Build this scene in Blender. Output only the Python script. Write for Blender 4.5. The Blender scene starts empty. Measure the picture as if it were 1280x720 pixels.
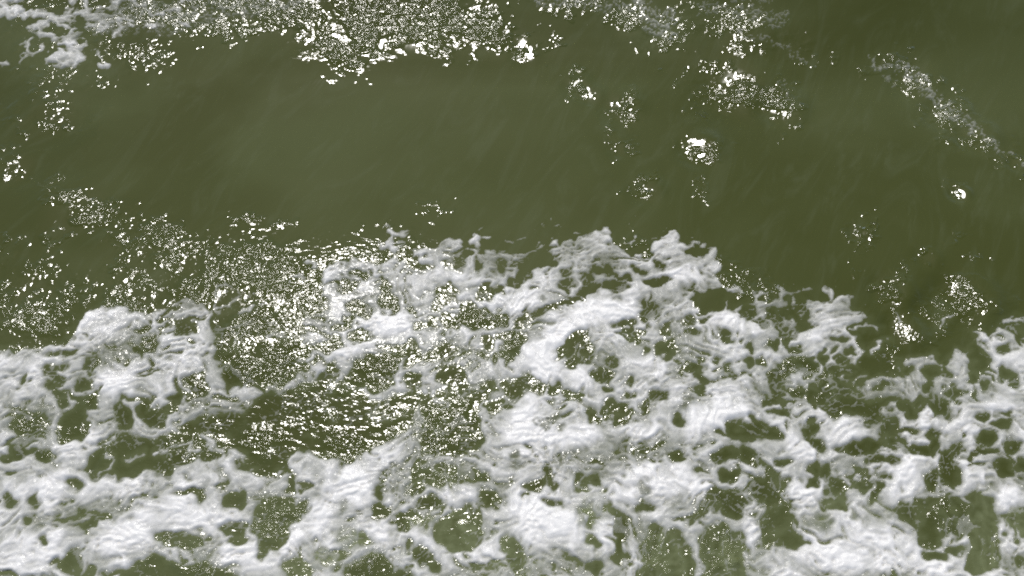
import bpy, math
import numpy as np

# ---------------------------------------------------------------- scene, camera, light
scene = bpy.context.scene
col = scene.collection

CAM_H = 4.0
PITCH = math.radians(25.0)            # tilt away from straight down
HALF_FOV = math.radians(31.0)
cam_data = bpy.data.cameras.new('camera')
cam_data.sensor_width = 36.0
cam_data.lens = 18.0 / math.tan(HALF_FOV)
cam_data.clip_start = 0.05
cam_data.clip_end = 3000.0
cam = bpy.data.objects.new('camera', cam_data)
cam.location = (0.0, 0.0, CAM_H)
cam.rotation_euler = (PITCH, 0.0, 0.0)
col.objects.link(cam)
scene.camera = cam

SUN_ZENITH = math.radians(30.0)
SUN_AZ = math.radians(-16.0)           # from +Y (ahead), negative = to the left
world = bpy.data.worlds.new('World')
scene.world = world
world.use_nodes = True
wn = world.node_tree.nodes
wn.clear()
sky = wn.new('ShaderNodeTexSky')
sky.sky_type = 'NISHITA'
sky.sun_disc = False
sky.sun_elevation = math.pi / 2 - SUN_ZENITH
sky.sun_rotation = SUN_AZ
bg = wn.new('ShaderNodeBackground')
bg.inputs['Strength'].default_value = 0.10
wo = wn.new('ShaderNodeOutputWorld')
world.node_tree.links.new(sky.outputs[0], bg.inputs['Color'])
world.node_tree.links.new(bg.outputs[0], wo.inputs['Surface'])

sun_data = bpy.data.lights.new('sun', 'SUN')
sun_data.energy = 3.4
sun_data.angle = math.radians(0.53)
sun_data.color = (1.0, 0.965, 0.91)
sun = bpy.data.objects.new('sun', sun_data)
sun.rotation_euler = (SUN_ZENITH, 0.0, math.pi - SUN_AZ)
sun.location = (0, 0, 30)
col.objects.link(sun)

vs = scene.view_settings
vs.view_transform = 'Standard'
vs.look = 'None'
vs.exposure = 0.0
vs.gamma = 1.0
vs.use_curve_mapping = False
scene.cycles.max_bounces = 6
scene.cycles.transparent_max_bounces = 8
scene.cycles.use_denoising = False
scene.cycles.filter_width = 1.9

# ---------------------------------------------------------------- noise helpers
_rng = np.random.RandomState(7)
_PERM = np.concatenate([_rng.permutation(512)] * 3)
_ANG = _rng.rand(512) * 2 * np.pi
_GX, _GY = np.cos(_ANG), np.sin(_ANG)
_R1, _R2, _R3 = _rng.rand(512), _rng.rand(512), _rng.rand(512)


def perlin(x, y, seed=0):
    xi = np.floor(x).astype(np.int64)
    yi = np.floor(y).astype(np.int64)
    fx, fy = x - xi, y - yi
    def g(ix, iy, dx, dy):
        h = _PERM[_PERM[(ix + seed * 37) & 511] + ((iy + seed * 91) & 511)] & 511
        return _GX[h] * dx + _GY[h] * dy
    u = fx * fx * fx * (fx * (fx * 6 - 15) + 10)
    v = fy * fy * fy * (fy * (fy * 6 - 15) + 10)
    a = g(xi, yi, fx, fy)
    b = g(xi + 1, yi, fx - 1, fy)
    c = g(xi, yi + 1, fx, fy - 1)
    d = g(xi + 1, yi + 1, fx - 1, fy - 1)
    return ((a + u * (b - a)) * (1 - v) + (c + u * (d - c)) * v) * 1.5


def fbm(x, y, octaves=4, seed=0, gain=0.5):
    s, a, f = 0.0, 1.0, 1.0
    for o in range(octaves):
        s = s + a * perlin(x * f, y * f, seed + o * 5)
        a *= gain
        f *= 2.03
    return s


def cell_holes(x, y, seed, rmin, rmax):
    """largest (radius - distance) over scattered round pores, in cell units"""
    xi = np.floor(x).astype(np.int64)
    yi = np.floor(y).astype(np.int64)
    best = np.full(x.shape, -1e3)
    for dx in (-1, 0, 1):
        for dy in (-1, 0, 1):
            ix, iy = xi + dx, yi + dy
            h = _PERM[_PERM[(ix + seed * 37) & 511] + ((iy + seed * 91) & 511)] & 511
            ddx = x - (ix + _R1[h])
            ddy = y - (iy + _R2[h])
            d = np.sqrt(ddx * ddx + ddy * ddy)
            r = rmin + (rmax - rmin) * _R3[h]
            best = np.maximum(best, r - d)
    return best


def sstep(a, b, x):
    t = np.clip((x - a) / (b - a), 0, 1)
    return t * t * (3 - 2 * t)


# ---------------------------------------------------------------- plan of the foam
# The plan is drawn as seen from the pier rail (1280 x 720 units); every point is laid on
# the water surface below, where it keeps its real place and size.
U0, V0, UW, VH = -420, -320, 2120, 1360
gu, gv = np.meshgrid(np.arange(UW, dtype=np.float32) + U0, np.arange(VH, dtype=np.float32) + V0)


def sl(x0, y0, x1, y1):
    return (slice(max(0, int(y0 - V0)), max(0, min(VH, int(y1 - V0) + 2))),
            slice(max(0, int(x0 - U0)), max(0, min(UW, int(x1 - U0) + 2))))


def ell_sd(e, s):
    cx, cy, rx, ry = e[:4]
    a = math.radians(e[4]) if len(e) > 4 else 0.0
    du, dv = gu[s] - cx, gv[s] - cy
    c, n = math.cos(a), math.sin(a)
    p, q = du * c + dv * n, -du * n + dv * c
    k = np.sqrt((p / rx) ** 2 + (q / ry) ** 2)
    return (1 - k) * math.sqrt(rx * ry)


def poly_sd(pts, s):
    """signed distance, positive inside"""
    x, y = gu[s], gv[s]
    d2 = np.full(x.shape, 1e12, np.float32)
    ins = np.zeros(x.shape, bool)
    n = len(pts)
    for i in range(n):
        x0, y0 = pts[i]
        x1, y1 = pts[(i + 1) % n]
        ex, ey = x1 - x0, y1 - y0
        t = np.clip(((x - x0) * ex + (y - y0) * ey) / (ex * ex + ey * ey + 1e-9), 0, 1)
        d2 = np.minimum(d2, (x - x0 - t * ex) ** 2 + (y - y0 - t * ey) ** 2)
        if y0 != y1:
            c = ((y0 > y) != (y1 > y)) & (x < (x1 - x0) * (y - y0) / (y1 - y0) + x0)
            ins ^= c
    return np.where(ins, 1, -1) * np.sqrt(d2)


def line_sd(pts, w, s):
    x, y = gu[s], gv[s]
    d2 = np.full(x.shape, 1e12, np.float32)
    for (x0, y0), (x1, y1) in zip(pts[:-1], pts[1:]):
        ex, ey = x1 - x0, y1 - y0
        t = np.clip(((x - x0) * ex + (y - y0) * ey) / (ex * ex + ey * ey + 1e-9), 0, 1)
        d2 = np.minimum(d2, (x - x0 - t * ex) ** 2 + (y - y0 - t * ey) ** 2)
    return w - np.sqrt(d2)


SHORE = [(-500, 440), (-60, 437), (0, 435), (15, 431), (20, 436), (60, 433), (80, 430), (95, 412), (100, 400), (112, 385), (125, 379),
    (145, 383), (160, 386), (190, 387), (205, 384), (218, 379), (228, 373), (240, 370), (252, 378), (264, 388), (272, 380), (300, 378),
    (340, 385), (375, 405), (380, 398), (395, 385), (405, 378), (400, 362), (400, 345), (418, 325), (440, 322), (460, 325), (475, 328),
    (487, 318), (465, 303), (478, 300), (487, 296), (482, 290), (485, 284), (500, 284), (512, 288), (511, 292), (495, 295), (500, 305),
    (505, 312), (512, 315), (530, 310), (548, 305), (552, 300), (560, 297), (578, 298), (580, 305), (576, 313), (590, 308), (610, 312),
    (640, 316), (662, 312), (676, 306), (684, 305), (690, 300), (697, 300), (703, 306), (712, 300), (730, 294), (745, 287), (757, 288),
    (768, 296), (773, 308), (783, 312), (790, 318), (805, 312), (815, 303), (830, 292), (843, 287), (850, 293), (852, 302), (870, 301),
    (880, 303), (884, 309), (892, 312), (896, 320), (902, 330), (903, 337), (896, 343), (898, 352), (908, 358), (920, 355), (930, 362),
    (945, 363), (955, 360), (965, 358), (975, 356), (980, 362), (992, 366), (1010, 358), (1018, 359), (1020, 364), (1000, 370),
    (1022, 372), (1030, 376), (1028, 366), (1030, 360), (1040, 362), (1041, 370), (1034, 378), (1045, 370), (1060, 367), (1066, 375), (1066, 388),
    (1085, 393), (1092, 402), (1075, 405), (1066, 410), (1065, 418), (1075, 426), (1095, 432), (1105, 436), (1120, 452), (1145, 445), (1165, 443),
    (1172, 453), (1190, 446), (1200, 437), (1210, 438), (1218, 425), (1212, 415), (1222, 410), (1235, 420), (1240, 405), (1255, 401),
    (1268, 393), (1280, 396), (1340, 388), (1450, 396), (1800, 380), (1800, 1200), (-500, 1200)]

WATER_POLYS = [
    [(272, 388), (262, 370), (250, 362), (280, 330), (330, 315), (400, 318), (412, 325), (400, 345), (398, 362), (404, 376), (392, 388),
     (380, 400), (374, 412), (384, 420), (380, 430), (388, 440), (378, 450), (385, 458), (370, 470), (352, 482), (335, 488), (318, 480),
     (300, 482), (288, 490), (278, 470), (275, 455), (272, 430), (268, 410)],
    [(330, 492), (355, 490), (390, 482), (402, 470), (413, 460), (420, 470), (415, 490), (428, 480), (440, 490), (462, 500), (475, 503),
     (500, 492), (516, 485), (528, 490), (524, 505), (513, 525), (505, 533), (490, 545), (468, 558), (450, 566), (430, 574), (410, 572),
     (390, 570), (372, 560), (358, 572), (362, 590), (345, 598), (325, 590), (300, 565), (280, 560), (262, 575), (240, 577), (215, 585),
     (190, 575), (185, 560), (200, 545), (230, 540), (250, 522), (280, 516), (300, 517), (312, 500)],
    [(437, 460), (445, 455), (465, 445), (485, 441), (497, 450), (499, 465), (492, 480), (475, 486), (458, 489), (445, 483), (433, 475)],
    [(690, 296), (683, 305), (672, 316), (660, 320), (652, 330), (648, 342), (655, 346), (665, 340), (672, 332), (684, 328), (686, 318), (684, 308)],
    [(575, 378), (590, 377), (600, 384), (612, 391), (625, 392), (634, 400), (632, 408), (610, 412), (595, 412), (575, 408), (560, 414),
     (555, 405), (566, 396), (572, 388)],
    [(724, 366), (728, 352), (738, 355), (750, 355), (752, 360), (742, 366), (732, 368)],
    [(863, 374), (880, 372), (885, 362), (897, 358), (905, 368), (907, 380), (905, 388), (890, 391), (878, 386)],
    [(911, 378), (918, 367), (930, 364), (940, 369), (938, 378), (930, 384), (915, 386)],
    [(975, 385), (985, 372), (1000, 372), (1010, 378), (1012, 390), (1008, 400), (998, 410), (985, 414), (975, 410), (972, 398)],
    [(1062, 408), (1070, 402), (1100, 396), (1105, 420), (1110, 440), (1118, 452), (1140, 446), (1122, 460), (1135, 472), (1110, 468),
     (1098, 470), (1078, 475), (1068, 490), (1062, 500), (1045, 498), (1030, 505), (1022, 500), (1020, 480), (1025, 470), (1030, 457),
     (1040, 460), (1055, 458), (1072, 455), (1080, 440), (1070, 425)],
    [(1025, 500), (1045, 492), (1075, 497), (1100, 498), (1120, 498), (1125, 504), (1100, 508), (1098, 518), (1104, 525), (1092, 530),
     (1082, 533), (1075, 522), (1055, 520), (1042, 524), (1036, 512)],
    [(1156, 500), (1165, 496), (1180, 500), (1188, 508), (1190, 518), (1178, 521), (1168, 515)],
    [(1210, 430), (1220, 425), (1230, 440), (1237, 452), (1232, 465), (1222, 465), (1215, 455), (1208, 445)],
    [(962, 468), (975, 453), (985, 450), (1000, 446), (1013, 448), (1020, 458), (1018, 470), (1008, 474), (1003, 465), (995, 460),
     (985, 466), (978, 475), (975, 485), (968, 500), (958, 508), (954, 505), (960, 490), (965, 480)],
    [(908, 544), (910, 530), (920, 525), (928, 532), (940, 522), (952, 524), (960, 532), (958, 545), (940, 551), (918, 551)],
    [(547, 470), (555, 458), (565, 455), (575, 462), (582, 475), (590, 490), (588, 495), (575, 490), (560, 483), (548, 478)],
    [(530, 490), (537, 488), (541, 500), (548, 508), (556, 500), (570, 502), (585, 498), (598, 490), (608, 478), (614, 480), (614, 490),
     (605, 500), (598, 515), (600, 530), (600, 544), (596, 560), (570, 571), (545, 568), (530, 563), (530, 530), (526, 515)],
    [(622, 420), (640, 418), (655, 419), (650, 432), (642, 440), (638, 448), (630, 446), (628, 435), (635, 428)],
    [(630, 480), (645, 475), (655, 468), (665, 468), (674, 475), (668, 485), (658, 492), (648, 498), (637, 503), (630, 495)],
    [(695, 440), (705, 428), (720, 420), (732, 418), (738, 428), (742, 440), (730, 445), (720, 440), (706, 443), (697, 446)],
    [(82, 484), (90, 492), (105, 497), (120, 490), (122, 505), (115, 512), (105, 505), (90, 497)],
    [(72, 535), (80, 520), (92, 508), (105, 504), (112, 515), (112, 530), (105, 545), (95, 550), (80, 548), (70, 544)],
    [(168, 515), (172, 505), (185, 500), (192, 505), (188, 515), (205, 510), (208, 520), (205, 533), (190, 532), (180, 525)],
    [(110, 595), (105, 588), (115, 570), (125, 562), (140, 555), (150, 545), (165, 545), (190, 550), (210, 560), (220, 580), (210, 595),
     (190, 588), (175, 585), (160, 598), (150, 600), (140, 590), (128, 597), (118, 600)],
    [(170, 702), (190, 694), (205, 700), (225, 704), (245, 702), (265, 708), (280, 715), (300, 725), (300, 760), (170, 760), (160, 728),
     (155, 715), (125, 722), (140, 712), (165, 710)],
    [(322, 640), (330, 625), (345, 621), (362, 624), (372, 635), (380, 625), (380, 645), (370, 655), (360, 660), (355, 675), (345, 685),
     (335, 690), (325, 698), (322, 680), (318, 660)],
    [(545, 660), (555, 650), (572, 640), (585, 632), (598, 640), (604, 650), (605, 665), (600, 678), (585, 688), (568, 692), (557, 686), (545, 672)],
    [(428, 715), (440, 702), (455, 700), (470, 692), (480, 698), (490, 712), (515, 715), (520, 745), (430, 745)],
    [(804, 760), (804, 690), (810, 665), (820, 656), (828, 662), (832, 675), (838, 662), (848, 664), (858, 665), (862, 690), (868, 715), (870, 760)],
    [(872, 670), (880, 659), (895, 661), (905, 668), (925, 665), (930, 690), (935, 715), (935, 760), (888, 760), (878, 700)],
    [(882, 620), (890, 611), (905, 615), (915, 612), (930, 615), (935, 630), (932, 645), (918, 648), (908, 640), (895, 630)],
    [(953, 590), (955, 580), (960, 600), (970, 612), (980, 625), (990, 635), (991, 648), (985, 655), (1000, 665), (1013, 680), (1000, 684),
     (975, 683), (955, 685), (950, 670), (952, 655), (960, 645), (955, 635), (945, 625), (940, 605)],
    [(1183, 560), (1195, 565), (1200, 590), (1195, 608), (1182, 605), (1172, 595), (1175, 580)],
    [(1115, 638), (1122, 630), (1135, 630), (1140, 640), (1145, 625), (1155, 620), (1175, 615), (1185, 620), (1200, 622), (1215, 615),
     (1225, 610), (1238, 625), (1245, 650), (1250, 675), (1245, 695), (1238, 710), (1220, 716), (1208, 712), (1215, 700), (1215, 680),
     (1205, 668), (1195, 675), (1185, 665), (1172, 672), (1172, 685), (1165, 688), (1155, 675), (1150, 660), (1140, 652), (1122, 648)],
    [(1248, 642), (1262, 638), (1285, 640), (1300, 660), (1280, 668), (1262, 655)],
]

HOLES = [
    (411, 430, 17, 8, -8), (427, 411, 10, 5), (455, 421, 11, 6), (400, 453, 10, 5), (416, 460, 4, 8), (434, 359, 10, 6, 20), (481, 360, 6, 9),
    (452, 386, 16, 10), (487, 380, 10, 12), (450, 345, 8, 4), (434, 399, 4, 4), (397, 397, 7, 4), (480, 338, 5, 3, 30), (503, 318, 14, 6),
    (522, 331, 14, 6, 10), (567, 329, 8, 6), (578, 318, 12, 3, -8), (600, 334, 3, 4), (629, 332, 8, 4, 35), (645, 351, 18, 7, -20), (690, 327, 5, 4),
    (556, 362, 13, 8), (558, 374, 8, 6), (609, 366, 12, 6, -10), (611, 356, 3, 5), (546, 382, 8, 4, 15), (537, 402, 5, 9), (554, 397, 8, 5),
    (652, 404, 7, 10, 35), (708, 341, 8, 6), (707, 357, 9, 6), (744, 337, 6, 4), (757, 339, 7, 4), (764, 357, 8, 5), (708, 377, 18, 3.5, -18),
    (733, 347, 6, 3), (515, 390, 6, 5), (524, 408, 6, 6), (869, 314, 13, 6, 5), (824, 331, 8, 5), (824, 351, 14, 5), (772, 358, 10, 6),
    (775, 346, 9, 3), (796, 337, 4, 2.5), (804, 340, 3, 2), (863, 361, 5, 3), (937, 391, 8, 8), (960, 371, 11, 5), (965, 394, 8, 8),
    (1013, 372, 12, 5), (813, 386, 11, 7, 15), (806, 398, 5, 4), (780, 404, 11, 5), (862, 399, 4, 6, -30), (880, 398, 4, 2.5), (950, 405, 7, 3, 30),
    (1137, 461, 9, 6), (1165, 467, 10, 10), (1180, 467, 7, 8), (1183, 450, 7, 6), (1160, 486, 8, 6), (1194, 490, 9, 10, 30), (1105, 482, 8, 2.5),
    (1136, 513, 7, 12, -25), (1149, 506, 7, 8), (1112, 534, 9, 9), (1135, 538, 12, 3), (1218, 472, 8, 10, 30), (1257, 435, 6, 4), (1255, 470, 8, 7),
    (1268, 478, 7, 7), (1235, 482, 8, 6), (1230, 520, 9, 8), (1254, 530, 8, 5), (1254, 516, 7, 3), (1222, 403, 14, 6), (1275, 425, 4, 6),
    (1052, 423, 8, 4), (1039, 435, 3, 3), (1063, 441, 7, 3), (1053, 450, 8, 5), (1030, 448, 7, 7),
    (832, 437, 15, 11), (786, 416, 4, 6, 20), (794, 423, 4, 5), (828, 415, 5, 4, 40), (806, 436, 2, 4), (908, 421, 9, 5, 35), (867, 414, 4, 3),
    (935, 436, 5, 5), (934, 452, 6, 5), (950, 454, 6, 6), (933, 466, 4, 2), (898, 452, 4, 3), (870, 460, 9, 7), (856, 462, 3, 7), (879, 472, 5, 5),
    (873, 483, 4, 6, 20), (913, 462, 3, 4), (919, 468, 3, 4), (995, 488, 9, 8), (1015, 495, 9, 12), (976, 518, 12, 6), (1013, 537, 10, 8),
    (983, 405, 8, 10), (998, 405, 10, 6), (995, 438, 9, 5), (968, 432, 6, 5), (983, 420, 10, 4), (905, 570, 13, 9, 15), (932, 568, 14, 12),
    (820, 495, 11, 7), (807, 508, 6, 8), (851, 524, 8, 8), (777, 510, 11, 8), (776, 523, 6, 5), (789, 518, 4, 3), (786, 493, 6, 3), (790, 479, 4, 3),
    (898, 541, 7, 3), (514, 445, 9, 13), (537, 445, 9, 7), (559, 441, 13, 10), (562, 493, 14, 7), (518, 475, 8, 8), (610, 429, 8, 6), (622, 446, 5, 5),
    (605, 443, 5, 4), (672, 486, 10, 8, -30), (617, 510, 9, 9), (632, 510, 7, 3), (715, 450, 7, 9), (735, 448, 8, 8), (752, 469, 7, 9), (758, 485, 3, 3),
    (693, 487, 4, 5, -30), (687, 505, 3, 2), (740, 517, 5, 9, -20), (750, 526, 4, 6, -30), (755, 512, 5, 4), (765, 505, 5, 6), (763, 450, 6, 5),
    (187, 431, 10, 7, 20), (173, 439, 5, 5), (178, 414, 4, 2.5), (115, 452, 8, 7), (75, 443, 13, 3, -5), (82, 458, 6, 4), (67, 465, 7, 7), (72, 472, 6, 7),
    (62, 482, 9, 5), (75, 490, 6, 5), (30, 476, 3, 6, 20), (103, 482, 9, 6), (77, 503, 6, 7), (39, 530, 22, 16), (152, 522, 10, 17, -10), (219, 501, 11, 6),
    (246, 483, 12, 20), (232, 410, 12, 8), (189, 452, 3, 5), (158, 454, 3, 2), (240, 535, 14, 8), (37, 541, 17, 5), (86, 544, 18, 8), (25, 565, 15, 7),
    (10, 571, 10, 4), (50, 568, 12, 7), (92, 608, 10, 5, 10), (13, 625, 6, 6), (44, 627, 6, 5, -30), (35, 649, 4, 3, -40), (103, 636, 7, 4), (113, 652, 14, 6, -15),
    (130, 647, 4, 3), (57, 676, 3, 3), (223, 676, 24, 8, 8), (292, 661, 17, 7), (296, 673, 8, 4), (90, 703, 10, 15, 20), (73, 703, 6, 3), (295, 625, 15, 12),
    (307, 580, 10, 6), (237, 615, 15, 4), (250, 621, 5, 5), (330, 592, 10, 6, 50), (365, 605, 6, 9), (434, 576, 6, 7, -30), (476, 639, 9, 9), (477, 616, 4, 8),
    (502, 652, 10, 8), (515, 646, 6, 8), (453, 674, 8, 7), (519, 595, 7, 8), (533, 592, 8, 7), (520, 611, 10, 6, -20), (545, 600, 8, 6), (557, 586, 9, 6),
    (575, 597, 12, 6), (600, 597, 12, 6), (537, 630, 16, 8, -10), (608, 625, 12, 10), (527, 694, 10, 13, -20), (540, 708, 8, 5, 40), (632, 682, 6, 8),
    (372, 712, 18, 12, 25), (674, 606, 12, 6), (685, 592, 5, 8), (693, 610, 5, 4), (725, 598, 5, 8), (742, 603, 9, 8), (690, 630, 10, 4), (740, 655, 8, 8),
    (774, 672, 7, 32), (745, 708, 8, 8), (740, 678, 6, 7), (645, 700, 7, 25, -15), (805, 634, 6, 4), (847, 570, 7, 6), (824, 558, 9, 4, -15), (803, 561, 6, 5),
    (742, 580, 7, 3), (900, 658, 8, 6), (912, 595, 12, 8), (965, 545, 13, 7, 20), (1020, 553, 16, 8, 50), (1078, 559, 28, 9, -5), (1112, 577, 10, 6),
    (1095, 575, 8, 6), (1117, 550, 8, 5, -35), (1150, 561, 13, 6), (1165, 556, 8, 7), (1168, 544, 9, 5), (1235, 548, 14, 8), (1227, 567, 18, 4, -10),
    (1265, 560, 8, 7), (1257, 587, 13, 9, 25), (1277, 580, 6, 10), (1162, 600, 7, 11), (1197, 563, 6, 6), (1020, 587, 7, 7), (1033, 591, 7, 7), (1012, 600, 8, 6),
    (1043, 610, 11, 10), (1032, 630, 5, 8), (1048, 630, 10, 7), (976, 578, 8, 5), (1092, 617, 6, 13, 20), (1078, 608, 5, 8, 30), (1105, 594, 8, 4),
    (1195, 688, 12, 6), (1172, 697, 11, 5), (1275, 700, 6, 6), (1262, 669, 4, 3),
]

THIN = [  # veils where the foam lets the water show through: u, v, ru, rv, angle, strength
    (683, 371, 8, 7, 0, .6), (830, 375, 14, 7, 0, .5), (905, 466, 12, 9, 0, .6), (857, 500, 8, 13, 20, .9), (815, 476, 9, 5, 0, .6), (693, 522, 18, 8, -20, .9),
    (676, 530, 8, 10, 0, .8), (700, 534, 10, 6, 0, .8), (426, 633, 8, 13, 30, .8), (430, 672, 14, 11, 0, .8), (535, 655, 14, 11, 0, .8), (405, 695, 15, 9, 0, .9),
    (495, 583, 8, 8, 0, .6), (645, 572, 8, 16, 0, .9), (702, 572, 8, 9, 0, .8), (735, 640, 24, 18, 0, .8), (806, 615, 12, 16, 20, .8), (850, 625, 14, 12, 0, .5),
    (1070, 642, 10, 11, 0, .8), (1085, 650, 8, 8, 0, .8), (1025, 653, 20, 14, 0, .9), (1245, 605, 10, 12, 0, .7), (1060, 580, 24, 10, 0, .5), (1110, 645, 8, 8, 0, .6),
    (570, 600, 50, 14, 0, .7), (60, 655, 14, 16, 0, .4), (30, 600, 30, 16, 0, .3), (640, 320, 60, 18, 0, .25), (560, 315, 30, 14, 0, .3), (740, 310, 40, 18, 0, .2),
    (850, 320, 40, 20, 0, .25), (990, 395, 40, 25, 0, .4), (1150, 470, 60, 35, 0, .35), (1130, 480, 40, 12, 0, .3), (130, 640, 40, 14, 0, .25), (60, 500, 40, 30, 0, .2),
    (1000, 700, 45, 18, 0, .25), (720, 700, 40, 20, 0, .3), (900, 640, 40, 30, 0, .3),
]

STRANDS = [  # foam drawn over open water: points, half width
    ([(405, 456), (388, 464), (372, 475), (355, 483), (340, 486), (328, 490)], 3.0), ([(420, 465), (412, 475), (411, 490)], 3.0),
    ([(405, 503), (412, 515), (420, 525)], 2.5), ([(298, 508), (316, 498)], 3.0), ([(257, 440), (264, 462), (270, 488)], 6.0),
    ([(300, 402), (297, 420), (288, 436)], 2.2), ([(268, 452), (285, 457)], 2.5), ([(335, 422), (345, 418), (362, 423)], 3.0),
    ([(235, 506), (262, 504), (285, 509), (300, 514)], 7.0), ([(470, 503), (466, 514), (462, 523)], 2.5), ([(463, 525), (490, 519), (513, 513)], 1.8),
    ([(548, 488), (560, 487), (575, 492), (588, 496)], 1.8), ([(554, 500), (556, 509), (550, 515)], 2.5), ([(674, 473), (663, 485), (655, 498)], 1.8),
    ([(963, 672), (975, 662), (989, 655)], 1.5), ([(1139, 624), (1142, 635), (1158, 636), (1168, 629), (1180, 619)], 1.6),
    ([(1145, 638), (1148, 650), (1150, 660)], 1.5), ([(1062, 416), (1070, 430), (1076, 440), (1066, 455)], 5.0), ([(1091, 438), (1100, 434), (1106, 428)], 4.5),
    ([(120, 599), (130, 590), (138, 576), (136, 566)], 3.0), ([(1068, 480), (1078, 468)], 3.0), ([(1078, 484), (1086, 496), (1092, 490)], 4.0),
    ([(1044, 478), (1040, 490)], 2.0), ([(272, 384), (276, 372), (274, 356), (284, 352), (292, 368), (288, 384), (276, 386)], 3.5),
    ([(298, 392), (316, 384), (332, 378)], 4.0), ([(306, 372), (318, 366)], 3.0), ([(556, 640), (580, 633), (600, 628)], 2.0), ([(584, 640), (580, 655)], .9),
    ([(596, 645), (590, 660), (594, 676)], .8), ([(828, 662), (829, 678), (824, 690)], 2.2), ([(1155, 505), (1145, 514), (1140, 500)], 1.8),
    ([(375, 404), (390, 398), (400, 405), (385, 412)], 3.0), ([(395, 425), (378, 424)], 4.0), ([(1100, 410), (1090, 404), (1070, 407)], 3.0),
    ([(1170, 405), (1182, 398), (1190, 392)], 3.0), ([(1124, 392), (1126, 402)], 3.0), ([(190, 570), (200, 562), (208, 566)], 4.0), ([(215, 560), (235, 556), (250, 566)], 3.5),
    ([(250, 545), (268, 560), (290, 566), (306, 574)], 5.0), ([(160, 575), (172, 568)], 2.5), ([(322, 600), (345, 598), (352, 588)], 4.0),
    ([(1185, 618), (1190, 638), (1200, 652), (1198, 664)], 2.2), ([(1226, 612), (1214, 636), (1210, 652)], 1.6), ([(1150, 622), (1166, 616), (1182, 620)], 5.0), ([(1200, 620), (1208, 630)], 4.0),
    ([(846, 660), (847, 690), (853, 716), (850, 740)], 1.6), ([(905, 666), (902, 690), (912, 712), (908, 740)], 2.0), ([(888, 690), (905, 698), (922, 690)], 1.5), ([(862, 662), (866, 690), (874, 700)], 2.5),
    ([(815, 690), (825, 700), (836, 698)], 1.2), ([(952, 640), (966, 640), (978, 630)], 1.5), ([(1170, 640), (1180, 650), (1176, 668)], 1.6),
    # crest of the next wave
    ([(30, 18), (45, 14), (60, 20), (75, 25), (90, 20), (105, 14), (118, 22)], 6.0), ([(36, 44), (36, 60), (40, 67), (50, 64), (58, 58)], 4.0),
    ([(35, 66), (22, 76)], 2.6), ([(85, 30), (100, 20), (115, 18), (130, 28), (145, 22), (155, 15), (165, 25), (160, 32), (150, 38), (140, 44)], 4.5),
    ([(118, 14), (140, 10), (150, 0), (170, 0), (188, 18), (205, 20), (215, 12), (230, 5), (245, -6)], 4.0), ([(90, 8), (88, -4), (100, -10), (112, 0), (108, 12)], 6.0),
    ([(245, -6), (300, -25), (380, -38), (470, -42)], 7.0), ([(150, 0), (130, -20), (140, -50)], 8.0),
]

BLOBS = [
    (60, 36, 24, 16), (92, 50, 20, 16), (83, 70, 26, 16, -8), (120, 25, 26, 10, 10), (5, 79, 9, 5), (125, 66, 7, 6), (130, 79, 9, 6), (155, 28, 12, 8), (190, 31, 16, 6),
    (15, 4, 20, 18, -20), (-30, 10, 40, 18), (-70, 60, 40, 20), (235, 30, 12, 3), (-150, 30, 60, 30), (60, -50, 80, 25), (-60, -60, 80, 30), (240, -70, 90, 25),
    (687, 274, 3, 3), (698, 278, 4, 3), (680, 280, 4, 2), (672, 287, 2, 2), (733, 280, 2, 2), (725, 292, 5, 1.5), (648, 298, 8, 2, -15), (638, 302, 2, 5),
    (667, 303, 3, 4), (672, 308, 7, 2), (597, 298, 12, 8), (600, 305, 5, 6), (612, 297, 5, 3.5), (605, 285, 5, 2.5, -10), (793, 298, 5, 4), (787, 305, 4, 3), (832, 286, 3, 3),
    (790, 280, 2, 3), (820, 297, 4, 2), (993, 377, 6, 6), (988, 405, 10, 5), (1003, 393, 3, 4), (1048, 379, 16, 10, -25), (1034, 366, 7, 7), (345, 390, 4, 3), (372, 345, 10, 4), (360, 352, 6, 3),
    (388, 330, 10, 4), (420, 312, 4, 2), (440, 314, 5, 2.5), (457, 316, 6, 2), (1035, 480, 3, 4), (1058, 472, 4, 4), (1046, 486, 5, 2), (1040, 496, 3, 2), (1036, 470, 5, 2),
    (1200, 500, 4, 4), (1176, 466, 2.5, 6, -40), (1150, 553, 5, 3), (1205, 690, 4, 4), (205, 545, 6, 3), (280, 545, 4, 2), (325, 530, 4, 2), (250, 590, 5, 3), (385, 545, 3, 2),
    (560, 527, 3, 2), (545, 540, 3, 2), (580, 545, 4, 2), (640, 400, 4, 8, 20), (625, 398, 3, 4), (830, 445, 4, 3), (925, 538, 3, 2),
    # lace on the crest and the thin line of an old wash at the right
]

LACE = [  # very thin, broken foam: points, half width, strength
    ([(670, 0), (700, 4), (725, 6)], 6, .55), ([(730, 4), (755, 10), (775, 6)], 8, .42), ([(796, 6), (808, 16), (816, 26)], 13, .62),
    ([(815, 30), (828, 36), (840, 22)], 13, .62), ([(880, 10), (930, 14), (975, 26)], 12, .32), ([(920, 40), (960, 50), (1000, 70), (1020, 82)], 6, .3),
    ([(1086, 74), (1092, 80), (1106, 86), (1128, 82)], 5, .55), ([(1130, 86), (1145, 95), (1160, 110), (1172, 128)], 10, .5), ([(1172, 128), (1195, 145), (1212, 160)], 9, .45),
    ([(1212, 150), (1235, 172), (1258, 190)], 6, .42), ([(1240, 178), (1262, 190), (1276, 204), (1320, 240), (1400, 300)], 3.5, .5), ([(1108, 96), (1118, 104)], 6, .3),
    ([(150, 10), (230, 18), (320, 8), (390, -4)], 16, .42), ([(120, 30), (220, 36)], 12, .35), ([(980, 105), (985, 125)], 14, .22), ([(960, -10), (800, -30), (640, -30)], 14, .5),
]

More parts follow.
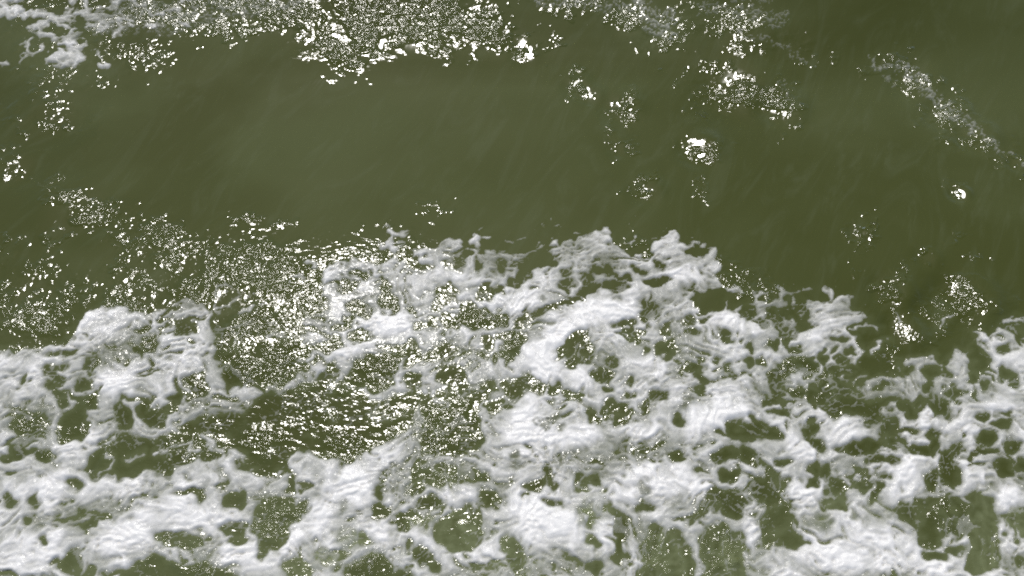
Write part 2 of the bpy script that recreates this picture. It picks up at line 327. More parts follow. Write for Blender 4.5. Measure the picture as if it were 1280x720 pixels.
CHOP = [
    (150, 410, 60, 30, 1.), (190, 445, 60, 30, 1.1), (440, 340, 40, 20, .9), (60, 440, 50, 16, .8), (70, 520, 40, 24, .9), (470, 400, 50, 30, .8), (600, 455, 30, 20, 1.), (450, 590, 60, 24, .8), (640, 375, 40, 10, .8),
    (370, 8, 40, 26, 1), (470, 22, 60, 34, 1.1), (560, 28, 62, 36, 1.15), (615, 38, 30, 24, 1.1), (640, 55, 12, 8, 1), (300, 10, 60, 24, 1), (200, 12, 80, 28, .8), (90, 25, 90, 40, .6),
    (160, 60, 50, 18, .5), (190, 80, 16, 14, .6), (430, 55, 40, 30, 1.1), (60, 95, 40, 14, .5), (60, 145, 60, 14, .62), (75, 148, 22, 14, .8), (130, 105, 8, 12, .5),
    (15, 212, 22, 18, .75), (62, 235, 10, 10, .5), (740, 8, 65, 12, .6), (785, 24, 22, 10, .95), (820, 42, 22, 14, .85), (900, 25, 70, 22, .5), (960, 50, 40, 20, .4),
    (655, 66, 6, 6, .25), (683, 58, 5, 12, .8), (925, 118, 56, 16, 1.05), (978, 132, 24, 26, 1.05), (877, 187, 19, 14, .75), (884, 152, 8, 5, .9), (722, 108, 14, 14, 1), (738, 119, 8, 5, .3),
    (778, 134, 20, 18, .95), (776, 184, 14, 6, .85), (808, 237, 18, 8, 1), (852, 100, 8, 5, .8), (870, 238, 10, 10, .6), (1012, 78, 14, 10, .6), (885, 85, 20, 8, .5), (760, 165, 6, 5, .7),
    (1106, 85, 30, 12, .8), (1150, 105, 24, 18, .9), (1180, 140, 26, 14, .9), (1215, 165, 26, 12, .9), (1245, 190, 14, 14, .7), (1272, 205, 7, 8, 1), (1235, 195, 10, 8, .9), (1200, 242, 7, 7, .3),
    (1200, 180, 30, 10, .5), (1125, 70, 5, 4, .9), (1077, 290, 10, 16, .95), (1088, 308, 10, 5, .8), (1062, 344, 6, 8, .6), (1160, 320, 10, 9, .9), (1115, 362, 16, 22, .9), (1125, 350, 8, 20, .7),
    (1168, 388, 16, 16, 1.1), (1207, 372, 24, 34, .95), (1195, 302, 6, 10, .7), (1222, 322, 6, 4, .9), (1130, 412, 14, 20, .95), (1160, 395, 60, 40, .45), (1240, 380, 20, 12, .6), (1170, 420, 16, 18, .8),
    (78, 245, 22, 14, .8), (105, 268, 20, 20, .9), (130, 268, 30, 8, .9), (165, 262, 16, 8, .8), (140, 296, 16, 12, .95), (178, 298, 22, 12, .95), (205, 295, 20, 16, 1), (225, 310, 26, 26, 1.05),
    (228, 330, 18, 14, 1), (60, 310, 10, 22, .9), (38, 332, 12, 12, .9), (20, 335, 30, 14, .7), (3, 312, 8, 12, 1.1), (5, 372, 26, 22, 1.05), (30, 402, 40, 26, 1.1), (60, 345, 14, 10, .7),
    (80, 368, 16, 16, 1.05), (105, 355, 10, 14, 1), (78, 395, 20, 14, 1.1), (150, 326, 8, 8, 1.1), (195, 345, 50, 30, .75), (240, 350, 30, 26, 1), (145, 370, 16, 10, .8), (275, 302, 12, 14, 1),
    (300, 275, 22, 12, .8), (335, 285, 14, 8, .8), (325, 340, 62, 40, 1.05), (420, 340, 48, 24, .95), (330, 315, 40, 14, .8), (330, 425, 62, 46, 1.15), (335, 462, 50, 28, 1.1),
    (290, 550, 80, 30, .85), (380, 520, 60, 30, .3), (455, 548, 50, 24, .85), (240, 560, 40, 20, .9), (470, 468, 40, 30, .9), (560, 530, 40, 45, .8), (600, 400, 40, 24, 1), (640, 435, 20, 20, .9), (245, 480, 25, 35, 1.1), (40, 540, 60, 40, 1),
    (90, 520, 30, 26, 1.1), (225, 700, 80, 20, 1.1), (345, 650, 40, 40, 1.1), (470, 705, 40, 20, 1.1), (180, 440, 70, 40, 1.2), (150, 400, 60, 24, 1.2), (540, 605, 60, 22, 1), (735, 640, 25, 18, 1),
    (900, 690, 45, 30, 1.15), (820, 690, 20, 30, .9), (1000, 465, 30, 30, 1), (1170, 650, 50, 24, .9), (545, 255, 16, 6, .5), (560, 262, 6, 4, .7), (520, 290, 12, 12, .4), (790, 302, 10, 10, .7),
    (935, 355, 40, 14, .75), (900, 335, 20, 20, .6), (1040, 480, 30, 25, .6), (320, 360, 100, 50, .5), (270, 36, 70, 12, .8), (480, 310, 60, 12, .4),
]

THICK = [  # broad smooth sheets of dense froth
    (200, 655, 90, 26, -12, 1.), (60, 690, 60, 30, 0, .9), (45, 610, 50, 22, -10, .8), (140, 610, 60, 14, -12, .7), (235, 645, 60, 22, 8, 1.), (140, 400, 40, 14, 0, .6), (40, 455, 40, 12, 0, .7),
    (150, 480, 24, 16, 0, .8), (300, 700, 50, 14, 20, .6), (390, 650, 44, 22, -40, 1.), (440, 610, 44, 24, -35, 1.), (480, 575, 36, 16, -38, .9), (470, 665, 30, 12, 20, .7), (520, 668, 40, 10, 25, .8),
    (690, 430, 60, 22, -35, 1.), (740, 395, 60, 18, -12, .9), (640, 380, 50, 10, -14, .8), (560, 350, 50, 10, -6, .7), (680, 470, 50, 14, -30, .8), (720, 475, 40, 16, 0, .9), (660, 530, 40, 26, -40, 1.),
    (710, 545, 40, 16, 0, .9), (890, 520, 50, 22, -15, 1.), (800, 540, 30, 12, 0, .7), (830, 600, 70, 22, 10, .9), (690, 660, 60, 26, 5, .8), (670, 640, 40, 20, 0, .8), (1070, 700, 110, 18, 2, 1.),
    (1130, 690, 60, 24, 20, .9), (1000, 560, 22, 16, 40, .7), (1130, 600, 30, 30, 0, .7), (1060, 540, 40, 12, 10, .7), (1180, 535, 40, 14, 0, .7), (1260, 450, 30, 24, 0, .7), (1250, 505, 30, 12, 0, .7),
    (1260, 620, 24, 20, 0, .8), (800, 460, 36, 18, 0, .7), (910, 405, 40, 12, 10, .7), (1010, 425, 24, 14, -20, .7), (750, 305, 26, 14, -15, .6), (845, 310, 26, 14, 10, .6), (400, 720, 40, 10, 0, .6),
    (600, 690, 60, 20, -10, .6), (480, 410, 50, 14, -15, .8), (440, 440, 30, 10, -10, .8), (860, 345, 30, 10, 0, .6), (1010, 610, 20, 24, 0, .5), (780, 610, 40, 20, 0, .7), (85, 65, 24, 14, 0, .7),
]

AIR = [  # milky water full of small bubbles
    (1232, 670, 26, 60, 0, .5), (830, 705, 34, 50, 0, .45), (576, 664, 36, 32, 0, .55), (372, 712, 24, 18, 0, .6), (405, 695, 24, 16, 0, .6), (1275, 655, 24, 24, 0, .5), (735, 645, 30, 40, 0, .6),
    (640, 690, 40, 40, 0, .5), (450, 675, 34, 18, 0, .6), (560, 600, 60, 20, 0, .3), (910, 700, 50, 40, 0, .35), (530, 655, 24, 14, 0, .5), (220, 676, 30, 12, 0, .2), (1060, 640, 60, 30, 0, .4),
    (970, 650, 30, 50, 0, .12), (340, 655, 40, 40, 0, .22), (820, 40, 40, 26, 0, .2), (80, 60, 60, 40, 0, .15), (300, 420, 60, 40, 0, .1),
]

# rasterise the plan: F > 0 inside foam (units of plan pixels)
F = poly_sd(SHORE, (slice(None), slice(None))).astype(np.float32)
F = np.clip(F, -60, 60)
FSHORE = F.copy()
for p in WATER_POLYS:
    xs = [q[0] for q in p]; ys = [q[1] for q in p]
    s = sl(min(xs) - 60, min(ys) - 60, max(xs) + 60, max(ys) + 60)
    F[s] = np.minimum(F[s], -poly_sd(p, s))
for e in HOLES:
    r = max(e[2], e[3]) * 4 + 14
    s = sl(e[0] - r, e[1] - r, e[0] + r, e[1] + r)
    F[s] = np.minimum(F[s], -ell_sd(e, s))
for p, w in STRANDS:
    xs = [q[0] for q in p]; ys = [q[1] for q in p]
    s = sl(min(xs) - 60, min(ys) - 60, max(xs) + 60, max(ys) + 60)
    F[s] = np.maximum(F[s], line_sd(p, w, s))
for e in BLOBS:
    r = max(e[2], e[3]) * 3 + 14
    s = sl(e[0] - r, e[1] - r, e[0] + r, e[1] + r)
    F[s] = np.maximum(F[s], np.minimum(ell_sd(e, s), 25))
for e in [(98, 30, 10, 5), (68, 38, 12, 5, 8), (74, 60, 12, 2.5, 6), (43, 52, 3, 8)]:
    s = sl(e[0] - 40, e[1] - 40, e[0] + 40, e[1] + 40)
    F[s] = np.minimum(F[s], -ell_sd(e, s))
VEIL = np.zeros_like(F)
for e in THIN:
    r = max(e[2], e[3]) * 2
    s = sl(e[0] - r, e[1] - r, e[0] + r, e[1] + r)
    k = 1 - ell_sd(e, s) / math.sqrt(e[2] * e[3])
    VEIL[s] = np.maximum(VEIL[s], e[5] * (1 - sstep(.5, 1.3, k)))
LACEF = np.zeros_like(F)
for p, w, st in LACE:
    xs = [q[0] for q in p]; ys = [q[1] for q in p]
    s = sl(min(xs) - 40, min(ys) - 40, max(xs) + 40, max(ys) + 40)
    d = w - line_sd(p, w, s)
    LACEF[s] = np.maximum(LACEF[s], st * (1 - sstep(.25 * w, 1.5 * w, d)))
CH = np.zeros_like(F)
for e in CHOP:
    r = max(e[2], e[3]) * 2
    s = sl(e[0] - r, e[1] - r, e[0] + r, e[1] + r)
    k = 1 - ell_sd(e, s) / math.sqrt(e[2] * e[3])
    CH[s] = np.maximum(CH[s], e[4] * (1 - sstep(.55, 1.35, k)))
TH = np.zeros_like(F)
for e in THICK:
    r = max(e[2], e[3]) * 2
    s = sl(e[0] - r, e[1] - r, e[0] + r, e[1] + r)
    k = 1 - ell_sd(e, s) / math.sqrt(e[2] * e[3])
    TH[s] = np.maximum(TH[s], e[5] * (1 - sstep(.35, 1.35, k)))
AE = np.zeros_like(F)
for e in AIR:
    r = max(e[2], e[3]) * 2
    s = sl(e[0] - r, e[1] - r, e[0] + r, e[1] + r)
    k = 1 - ell_sd(e, s) / math.sqrt(e[2] * e[3])
    AE[s] = np.maximum(AE[s], e[5] * (1 - sstep(.3, 1.5, k)))


def sample(img, u, v):
    x = np.clip(u - U0, 0, UW - 1.001)
    y = np.clip(v - V0, 0, VH - 1.001)
    xi = x.astype(np.int64); yi = y.astype(np.int64)
    fx = x - xi; fy = y - yi
    return ((img[yi, xi] * (1 - fx) + img[yi, xi + 1] * fx) * (1 - fy)
            + (img[yi + 1, xi] * (1 - fx) + img[yi + 1, xi + 1] * fx) * fy)


# ---------------------------------------------------------------- water grid: fine below the rail, coarse out to the horizon
STEP = 0.0064


def axis(a, b, reach, ratio=1.2):
    core = np.arange(a, b, STEP)
    out, st = [], STEP
    d = 0.0
    while d < reach:
        st *= ratio
        d += st
        out.append(d)
    out = np.array(out)
    return np.concatenate([(a - out)[::-1], core, core[-1] + out])


ax = axis(-3.55, 3.55, 900.0)
ay = axis(0.10, 4.40, 900.0)
X, Y = np.meshgrid(ax, ay)
NX, NY = len(ax), len(ay)
# local cell size, to leave out ripples that the mesh cannot carry
cellx = np.gradient(ax)[None, :] * np.ones((NY, 1))
celly = np.gradient(ay)[:, None] * np.ones((1, NX))
cell = np.maximum(cellx, celly)
fine = 1 - sstep(0.008, 0.03, cell)
mid = 1 - sstep(0.06, 0.3, cell)

# swell: a flat wash under the pier, the smooth back of the wave falling to a trough, then the front of the next wave
wav = Y + 0.20 * perlin(X * 0.35, Y * 0.2, 3) + 0.03 * X
Zm = -0.14 * sstep(1.45, 3.35, wav) + 0.22 * sstep(3.42, 4.8, wav + 0.12 * X) - 0.12 * sstep(4.8, 6.6, wav)
Zm = Zm + np.where(X < 0, 0.026, 0.045) * 8.0 * np.log1p(X * X / 16.0)
Zm = Zm + mid * (0.014 * perlin(X * 0.7 + 3, Y * 0.9, 11) + 0.005 * perlin(X * 1.6, Y * 2.1 + 5, 12))
far = sstep(6, 20, np.hypot(X, Y))
Zm = Zm + far * (1 - sstep(0.5, 3, cell)) * 0.12 * np.sin(Y * 1.5 + 1.5 * perlin(X * 0.1, Y * 0.1, 13))

FPX = 640.0 / math.tan(HALF_FOV)
sp, cp = math.sin(PITCH), math.cos(PITCH)
# small wavelets whose faces lean towards the sun
SUNV = np.array([math.sin(SUN_ZENITH) * math.sin(SUN_AZ), math.sin(SUN_ZENITH) * math.cos(SUN_AZ), math.cos(SUN_ZENITH)])
WAVELETS = [(925, 118, .19, .74), (978, 132, .11, .78), (877, 187, .10, .98), (722, 108, .07, .8), (739, 119, .06, 1.0), (778, 134, .10, .72), (656, 66, .07, 1.0),
            (808, 237, .08, .75), (1200, 242, .045, 1.0), (1077, 292, .05, .75), (1168, 390, .08, .85), (1207, 376, .13, .78), (1115, 365, .09, .75), (1130, 412, .08, .75),
            (1160, 322, .05, .6), (776, 184, .06, .6), (790, 24, .10, .6), (1272, 205, .04, .7), (1148, 104, .11, .6), (1185, 142, .10, .62), (1222, 170, .09, .62), (925, 30, .16, .4), (60, 145, .18, .4), (20, 212, .10, .5), (90, 262, .16, .5), (30, 400, .20, .5)]
for wu, wv, wr, wk in WAVELETS:
    ca, cb = (wu - 640) / FPX, (360 - wv) / FPX
    dirv = np.array([ca, sp + cb * cp, -cp + cb * sp])
    t = (CAM_H + .06) / -dirv[2]
    for _ in range(3):
        gx, gy = dirv[0] * t, dirv[1] * t
        iy, ix = np.searchsorted(ay, gy), np.searchsorted(ax, gx)
        t = (CAM_H - Zm[iy, ix]) / -dirv[2]
    hv = SUNV - dirv / np.linalg.norm(dirv)
    hv = hv / np.linalg.norm(hv)
    k = 12
    s0x = (Zm[iy, ix + k] - Zm[iy, ix - k]) / (ax[ix + k] - ax[ix - k])
    s0y = (Zm[iy + k, ix] - Zm[iy - k, ix]) / (ay[iy + k] - ay[iy - k])
    tx, ty = wk * (-hv[0] / hv[2] - s0x), wk * (-hv[1] / hv[2] - s0y)
    ddx, ddy = X - gx, Y - gy
    Zm = Zm + (tx * ddx + ty * ddy) * np.exp(-((ddx * ddx + ddy * ddy) / (1.7 * wr * wr)) ** 2)
zz = Zm - CAM_H
depth = np.maximum(Y * sp - zz * cp, 0.4)
Ug = 640 + FPX * X / depth
Vg = 360 - FPX * (Y * cp + zz * sp) / depth

# shapes in the plan get ragged, swirled edges
w1 = fbm(X * 9, Y * 9, 3, 21); w2 = fbm(X * 9 + 40, Y * 9, 3, 22)
w3 = fbm(X * 34, Y * 34, 2, 23); w4 = fbm(X * 34 + 9, Y * 34, 2, 24)
w5 = perlin(X * 20, Y * 22, 25); w6 = perlin(X * 20 + 7, Y * 22, 26)
du = 7.0 * w1 + 4.4 * w5 + .8 * w3
dv = 5.0 * w2 + 3.4 * w6 + .8 * w4
Us, Vs = Ug + du, Vg + dv
Fg = sample(F, Us, Vs)
veil = sample(VEIL, Us, Vs)
lace = sample(LACEF, Us, Vs)
dense = sample(TH, Us, Vs)
chop = sample(CH, Ug + 3.5 * du, Vg + 3.5 * dv)
aer = sample(AE, Ug, Vg)

# beyond the drawn plan the same surf goes on with pores of its own
inside = (sstep(-60, 0, Ug) * (1 - sstep(1280, 1340, Ug)) * sstep(-40, 0, Vg) * (1 - sstep(720, 770, Vg)))
wx, wy = X + .03 * w1, Y + .03 * w2
big = cell_holes(wx * 4.0, wy * 5.0, 31, -.15, .5) / 4.5
patch = fbm(X * 1.1, Y * 1.1, 3, 33)
Fout = np.minimum(np.minimum(Fg, 40), -(big - 0.012 + .05 * np.clip(-patch, 0, 1)) / 0.0045)
Fg = inside * Fg + (1 - inside) * Fout
chop = np.maximum(chop, (1 - inside) * (np.clip(.45 + .9 * patch, 0, 1.1)) * sstep(-.1, .35, fbm(X * 2.3, Y * 3.1, 2, 34) + .12))

bill = fbm((X + .05 * w1) * 6, (Y + .05 * w2) * 8, 4, 51)            # billows
qa = fbm(X * 2.6, Y * 2.9, 3, 55); qb = fbm(X * 2.6 + 30, Y * 2.9, 3, 56)
qx, qy = X + .13 * qa + .012 * w5, Y + .11 * qb + .012 * w6
# small pores everywhere in the foam, more of them where it is thinning
thin_n = fbm(X * 3.2 + .1 * w1, Y * 3.6, 3, 41)
px = 0.0047
dens = sstep(-.35, .55, thin_n)
h1 = cell_holes((qx + .012 * w1) * 12, (qy + .012 * w2) * 21, 42, -.5, .42) / 16 / px
h2 = cell_holes((qx + .008 * w3) * 30, (qy + .008 * w4) * 48, 43, -.7, .42) / 38 / px
pore = np.maximum(h1 - 5.6 + 4.0 * dens, h2 - 3.2 + 2.4 * dens)
marble = fbm(qx * 5.0 + .25 * w1, qy * 8.0, 4, 46)                  # torn, drawn-out openings
Fp = np.minimum(Fg - 1.5, (-pore + 2.2 * dense) * 1.15)
Fp = np.minimum(Fp, (marble + .60 + .6 * dense) * 26)
marble2 = fbm(qx * 13, qy * 19, 3, 47)
Fp = np.minimum(Fp, (marble2 + .74 + .7 * dense) * 11)
Fp = Fp + 1.1 * w3 * sstep(12, 0, np.abs(Fp))
# loose flecks just ahead of the foam edge
fl = cell_holes(X * 30, Y * 38, 45, -.9, .30) / 33 / px
Fp = np.maximum(Fp, fl - 0.8 - 3.0 * sstep(-4, -26, Fg) + np.where(Fg > -40, 0, -9) - 1.6 * sstep(.2, -.4, thin_n))

ridge = np.clip(1 - 1.7 * np.abs(perlin(qx * 6.0, qy * 8, 57)), 0, 1) ** 1.5   # swirled filaments
ridge2 = np.clip(1 - 1.9 * np.abs(perlin(qx * 17, qy * 22, 58)), 0, 1) ** 2
body = sstep(0.5, 16, Fp)
stri = fbm(qx * 20, qy * 26, 3, 52)
thick = sstep(-1, 19, Fp + 8 * bill + 1.2 * stri)
thinning = sstep(-.05, .85, thin_n + .35 * bill) * sstep(40, 8, Fp)
alpha = .49 + .44 * thick + .18 * ridge + .03 * stri - .30 * thinning * (1 - dense) + .22 * dense
alpha = sstep(-1.7, 3.0, Fp) * np.clip(alpha, .25, 1.12)
alpha = alpha * (1 - .85 * veil * np.clip(.85 + .9 * stri - .5 * ridge2 + .4 * w3, .15, 1.1))
# webs of burst bubbles hanging into the openings
def web_lines(x, y, seed):
    xi = np.floor(x).astype(np.int64); yi = np.floor(y).astype(np.int64)
    f1 = np.full(x.shape, 9.0); f2 = np.full(x.shape, 9.0)
    for dx in (-1, 0, 1):
        for dy in (-1, 0, 1):
            ix, iy = xi + dx, yi + dy
            h = _PERM[_PERM[(ix + seed * 37) & 511] + ((iy + seed * 91) & 511)] & 511
            d = np.hypot(x - ix - _R1[h], y - iy - _R2[h])
            f2 = np.minimum(f2, np.maximum(f1, d)); f1 = np.minimum(f1, d)
    return f2 - f1
web = 1 - sstep(.03, .20, web_lines(qx * 19 + .2 * w3, qy * 23, 59))
webm = sstep(-15, -2, Fp) * sstep(2, 14, sample(FSHORE, Us, Vs)) * sstep(.05, .55, .3 + perlin(X * 6, Y * 7, 60)) * fine
alpha = np.maximum(alpha, .24 * web * webm)
lac = lace * sstep(.0, .75, .26 + .9 * perlin(X * 62, Y * 74, 53) + .5 * w3 + .45 * fbm(X * 22, Y * 26, 2, 54))
alpha = np.clip(np.maximum(alpha, lac * .55), 0, 1.12)
foam_h = (-0.0015 + 0.009 * sstep(-1.2, 5, np.maximum(Fp, 20 * lac - 1.2)) + 0.012 * body + fine * body * (0.008 * np.clip(bill, -1, 1) + 0.0003 * stri + .0035 * ridge))

wetg = np.clip(sample(CH, Ug + du, Vg + dv), 0, 1)
# the foam zone itself is stirred up
zone = sstep(-20, 10, sample(F, Ug, Vg) )
turb = sstep(330, 460, Vg)
chop = np.maximum(chop, .52 * turb * sstep(-14, 4, Fg))
clus = sstep(-.45, .40, 1.25 * fbm(X * 4.5 + Y * 1.5, Y * 6.5, 3, 61) + .35 * sample(CH, Ug, Vg) - .15 * (Ug < 300))
chop = np.clip(chop * (.22 + .90 * clus), 0, 1.5)
stir = np.exp(-((Ug - 440) / 110) ** 2 - ((Vg - 385) / 65) ** 2)
chop = np.maximum(chop, .2 * turb) * (1 - .75 * sstep(.2, .6, alpha))
chop = np.maximum(chop, .85 * stir * (1 - .8 * sstep(.2, .6, alpha))) * (1 + .3 * sstep(600, 1000, Ug)) * (1 + .6 * sstep(560, 720, Vg))
aer = np.clip(aer * (.62 + .5 * stri + .25 * w3) + .25 * turb * sstep(-8, 3, Fg) + .18 * sstep(560, 740, Vg) + .12 * lace, 0, 1)

# wavelets carried by the mesh
rip = (0.0024 * fbm(X * 8, Y * 11, 2, 71) + 0.0003 * perlin(X * 30, Y * 38, 72))
smooth_w = 0.0011 * fbm(X * 3.0 + Y * 1.4, Y * 1.2, 2, 73) 
Z = Zm + fine * (chop * rip + smooth_w)


# ---------------------------------------------------------------- materials
def new_mat(name):
    m = bpy.data.materials.new(name)
    m.use_nodes = True
    m.node_tree.nodes.clear()
    return m, m.node_tree.nodes, m.node_tree.links


def math_node(N, L, op, a, b=None, c=None):
    n = N.new('ShaderNodeMath')
    n.operation = op
    for i, v in enumerate((a, b, c)):
        if v is None:
            continue
        if isinstance(v, (int, float)):
            n.inputs[i].default_value = v
        else:
            L.new(v, n.inputs[i])
    return n.outputs[0]


def noise_node(N, L, vec, scale, detail=2.0, rough=0.5, dist=0.0):
    n = N.new('ShaderNodeTexNoise')
    n.inputs['Scale'].default_value = scale
    n.inputs['Detail'].default_value = detail
    n.inputs['Roughness'].default_value = rough
    n.inputs['Distortion'].default_value = dist
    L.new(vec, n.inputs['Vector'])
    return n.outputs['Fac']


def mapped(N, L, scale, rot=0.0, kind='POINT', loc=(0, 0, 0)):
    tc = N.new('ShaderNodeTexCoord')
    mp = N.new('ShaderNodeMapping')
    mp.vector_type = kind
    mp.inputs['Location'].default_value = loc
    mp.inputs['Scale'].default_value = scale
    mp.inputs['Rotation'].default_value = (0, 0, rot)
    L.new(tc.outputs['Object'], mp.inputs['Vector'])
    return mp.outputs['Vector']


def attr(N, name):
    a = N.new('ShaderNodeAttribute')
    a.attribute_name = name
    return a.outputs['Fac']


def mixc(N, L, fac, a, b):
    n = N.new('ShaderNodeMix')
    n.data_type = 'RGBA'
    L.new(fac, n.inputs['Factor'])
    for i, v in (('A', a), ('B', b)):
        s = [x for x in n.inputs if x.name == i and x.type == 'RGBA'][0]
        if isinstance(v, tuple):
            s.default_value = v
        else:
            L.new(v, s)
    return [x for x in n.outputs if x.type == 'RGBA'][0]


def ramp(N, L, fac, a, b):
    n = N.new('ShaderNodeMapRange')
    n.interpolation_type = 'SMOOTHSTEP'
    n.inputs['From Min'].default_value = a
    n.inputs['From Max'].default_value = b
    L.new(fac, n.inputs['Value'])
    return n.outputs['Result']


# murky green sea water
WAT, N, L = new_mat('murky_sea_water')
ch = attr(N, 'chop')
ae = attr(N, 'aeration')
v1 = mapped(N, L, (1, 1, 1))
v2 = mapped(N, L, (3.2, 1.0, 1.0), math.radians(63), 'TEXTURE')
sky_sheen = ramp(N, L, noise_node(N, L, mapped(N, L, (.6, 1.1, 1), loc=(.15, -.50, 0)), 0.75, 4, .5, .8), .36, .66)  # paler sky sheen painted into the water colour, noise shifted to place it
c1 = mixc(N, L, sky_sheen, (0.047, 0.0535, 0.0100, 1), (0.065, 0.0745, 0.0225, 1))
streak = ramp(N, L, noise_node(N, L, v2, 4.5, 5, .62, 2.6), .46, .8)
sfac = math_node(N, L, 'MULTIPLY', streak, .26)
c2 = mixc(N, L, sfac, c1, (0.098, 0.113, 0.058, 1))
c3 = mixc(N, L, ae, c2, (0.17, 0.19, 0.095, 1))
b1 = noise_node(N, L, mapped(N, L, (1, 1.55, 1), .25), 25, 2.4, .5, .9)
b2 = noise_node(N, L, mapped(N, L, (1, 1.2, 1), -.4), 70, 1.0, .5, .2)
fineh = math_node(N, L, 'MULTIPLY_ADD', b2, .14, b1)
ripple = math_node(N, L, 'MULTIPLY', fineh, ch)
skin = noise_node(N, L, mapped(N, L, (4.0, 1.0, 1), math.radians(63), 'TEXTURE'), 13, 3, .5, .3)
hsum = math_node(N, L, 'MULTIPLY_ADD', skin, .06, ripple)
bump = N.new('ShaderNodeBump')
bump.inputs['Strength'].default_value = 1.0
bump.inputs['Distance'].default_value = 0.0095
L.new(hsum, bump.inputs['Height'])
# light scattered back from inside the murky water is even; only the surface mirrors the ripples
DF = N.new('ShaderNodeBsdfDiffuse')
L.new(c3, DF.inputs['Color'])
soft = N.new('ShaderNodeBump')                     # faint relief in the scattered light
soft.inputs['Strength'].default_value = 1.0
soft.inputs['Distance'].default_value = 0.0022
L.new(math_node(N, L, 'MULTIPLY_ADD', skin, .9, ripple), soft.inputs['Height'])
L.new(soft.outputs[0], DF.inputs['Normal'])
GL = N.new('ShaderNodeBsdfAnisotropic')
GL.distribution = 'BECKMANN'
GL.inputs['Color'].default_value = (1, 1, 1, 1)
GL.inputs['Roughness'].default_value = 0.145
L.new(bump.outputs[0], GL.inputs['Normal'])
FR = N.new('ShaderNodeFresnel')
FR.inputs['IOR'].default_value = 1.333
L.new(bump.outputs[0], FR.inputs['Normal'])
MX = N.new('ShaderNodeMixShader')
L.new(FR.outputs[0], MX.inputs['Fac'])
L.new(DF.outputs[0], MX.inputs[1])
L.new(GL.outputs[0], MX.inputs[2])
O = N.new('ShaderNodeOutputMaterial')
L.new(MX.outputs[0], O.inputs['Surface'])

# wet sea foam, thin where the water shows through
FOAM, N, L = new_mat('wet_sea_foam')
cov = attr(N, 'cover')
va = mapped(N, L, (1, 1, 1))
vor = N.new('ShaderNodeTexVoronoi')
vor.inputs['Scale'].default_value = 130
L.new(va, vor.inputs['Vector'])
fz = noise_node(N, L, va, 55, 4, .6, .4)
fz2 = noise_node(N, L, va, 22, 3, .55, .5)
grain = noise_node(N, L, va, 210, 3, .65, 0)
hb = math_node(N, L, 'MULTIPLY_ADD', vor.outputs['Distance'], -.16, math_node(N, L, 'MULTIPLY', fz, .28))
hb = math_node(N, L, 'MULTIPLY_ADD', grain, .22, hb)
bump = N.new('ShaderNodeBump')
bump.inputs['Strength'].default_value = 1.0
bump.inputs['Distance'].default_value = 0.0022
L.new(hb, bump.inputs['Height'])
film = N.new('ShaderNodeBump')                     # the wet film on top
film.inputs['Strength'].default_value = 1.0
film.inputs['Distance'].default_value = 0.009
L.new(math_node(N, L, 'MULTIPLY_ADD', fz, .30, fz2), film.inputs['Height'])
tint = ramp(N, L, cov, .35, 1.0)
DF = N.new('ShaderNodeBsdfDiffuse')
L.new(mixc(N, L, tint, (0.61, 0.605, 0.55, 1), (0.715, 0.70, 0.67, 1)), DF.inputs['Color'])
L.new(bump.outputs[0], DF.inputs['Normal'])
GL = N.new('ShaderNodeBsdfAnisotropic')
GL.distribution = 'BECKMANN'
GL.inputs['Color'].default_value = (1, 1, 1, 1)
wet = attr(N, 'wet')
patchy = ramp(N, L, noise_node(N, L, va, 14, 3, .6, .4), .42, .56)
wetness = math_node(N, L, 'MAXIMUM', math_node(N, L, 'MULTIPLY', patchy, .75), wet)
wetness = math_node(N, L, 'MINIMUM', wetness, 1.0)
L.new(math_node(N, L, 'MULTIPLY_ADD', wetness, -.25, .42), GL.inputs['Roughness'])
L.new(film.outputs[0], GL.inputs['Normal'])
FR = N.new('ShaderNodeFresnel')
FR.inputs['IOR'].default_value = 1.333
P = N.new('ShaderNodeMixShader')
L.new(math_node(N, L, 'MULTIPLY', FR.outputs[0], math_node(N, L, 'MULTIPLY_ADD', wetness, .6, .35)), P.inputs['Fac'])   # bubbles break the film
L.new(DF.outputs[0], P.inputs[1])
L.new(GL.outputs[0], P.inputs[2])
T = N.new('ShaderNodeBsdfTransparent')
M = N.new('ShaderNodeMixShader')
gr = math_node(N, L, 'MULTIPLY_ADD', grain, .36, -.18)
gr = math_node(N, L, 'ADD', gr, cov)
gr = math_node(N, L, 'MINIMUM', gr, 1.0)
gr = math_node(N, L, 'MAXIMUM', gr, 0.0)
L.new(gr, M.inputs['Fac'])
L.new(T.outputs[0], M.inputs[1])
L.new(P.outputs[0], M.inputs[2])
O = N.new('ShaderNodeOutputMaterial')
L.new(M.outputs[0], O.inputs['Surface'])


# ---------------------------------------------------------------- meshes
def grid_faces(mask):
    """quads of the water grid where mask (NY-1, NX-1) holds"""
    idx = np.arange(NY * NX).reshape(NY, NX)
    a, b = idx[:-1, :-1][mask], idx[:-1, 1:][mask]
    c, d = idx[1:, 1:][mask], idx[1:, :-1][mask]
    return np.stack([a, b, c, d], 1)


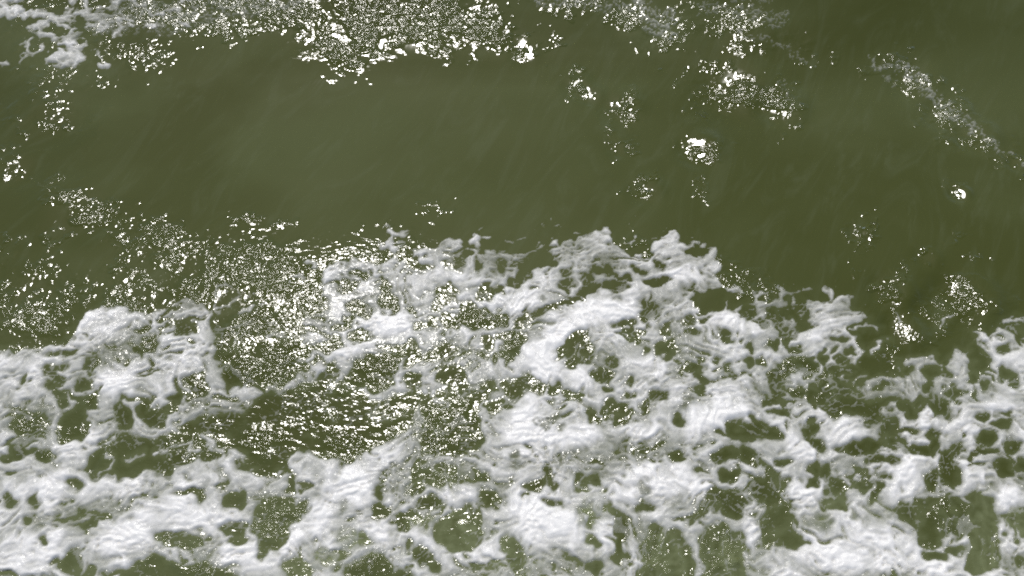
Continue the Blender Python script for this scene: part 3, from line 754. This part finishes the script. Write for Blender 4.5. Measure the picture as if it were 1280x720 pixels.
def build(name, faces, zz, mat, attrs):
    used, inv = np.unique(faces, return_inverse=True)
    inv = inv.reshape(-1)
    co = np.stack([X.ravel()[used], Y.ravel()[used], zz.ravel()[used]], 1).astype(np.float32)
    me = bpy.data.meshes.new(name)
    nf = len(faces)
    me.vertices.add(len(used))
    me.vertices.foreach_set('co', co.ravel())
    me.loops.add(nf * 4)
    me.loops.foreach_set('vertex_index', inv.astype(np.int32))
    me.polygons.add(nf)
    me.polygons.foreach_set('loop_start', np.arange(0, nf * 4, 4, dtype=np.int32))
    me.polygons.foreach_set('use_smooth', np.ones(nf, bool))
    me.update(calc_edges=True)
    for k, arr in attrs.items():
        a = me.attributes.new(k, 'FLOAT', 'POINT')
        a.data.foreach_set('value', arr.ravel()[used].astype(np.float32))
    me.materials.append(mat)
    me.validate()
    o = bpy.data.objects.new(name, me)
    col.objects.link(o)
    return o


sea = build('water', grid_faces(np.ones((NY - 1, NX - 1), bool)), Z, WAT, {'chop': chop, 'aeration': aer})
sea['kind'] = 'structure'
sea['label'] = 'murky olive green sea water with glittering ripples'

show = (alpha > 0.10) & (np.abs(X) < 6.0) & (Y > -2.2) & (Y < 6.5)
fm = show[:-1, :-1] | show[1:, :-1] | show[:-1, 1:] | show[1:, 1:]
Zf = Z + np.where(show, np.maximum(foam_h, 0.0008), -0.001)
uc, vc = Ug[:-1, :-1], Vg[:-1, :-1]
upper = vc < 232
zones = [
    ('sea_foam', ~upper, 'broad churned band of white lacy foam riddled with dark water holes'),
    ('foam_patch', upper & (uc < 640), 'ragged white foam patch on the wave crest beside the dense glitter'),
    ('foam_patch', upper & (uc >= 640) & (uc < 1060), 'faint bubbly foam lace on the wave crest, thin enough to show green water'),
    ('foam_streak', upper & (uc >= 1060), 'thin slanting streak of grey bubbles on smooth green water'),
]
for nm, zmask, lab in zones:
    fo = build(nm, grid_faces(fm & zmask), Zf, FOAM, {'cover': alpha, 'wet': wetg})
    fo['kind'] = 'stuff'
    fo['label'] = lab
    fo['category'] = 'foam'
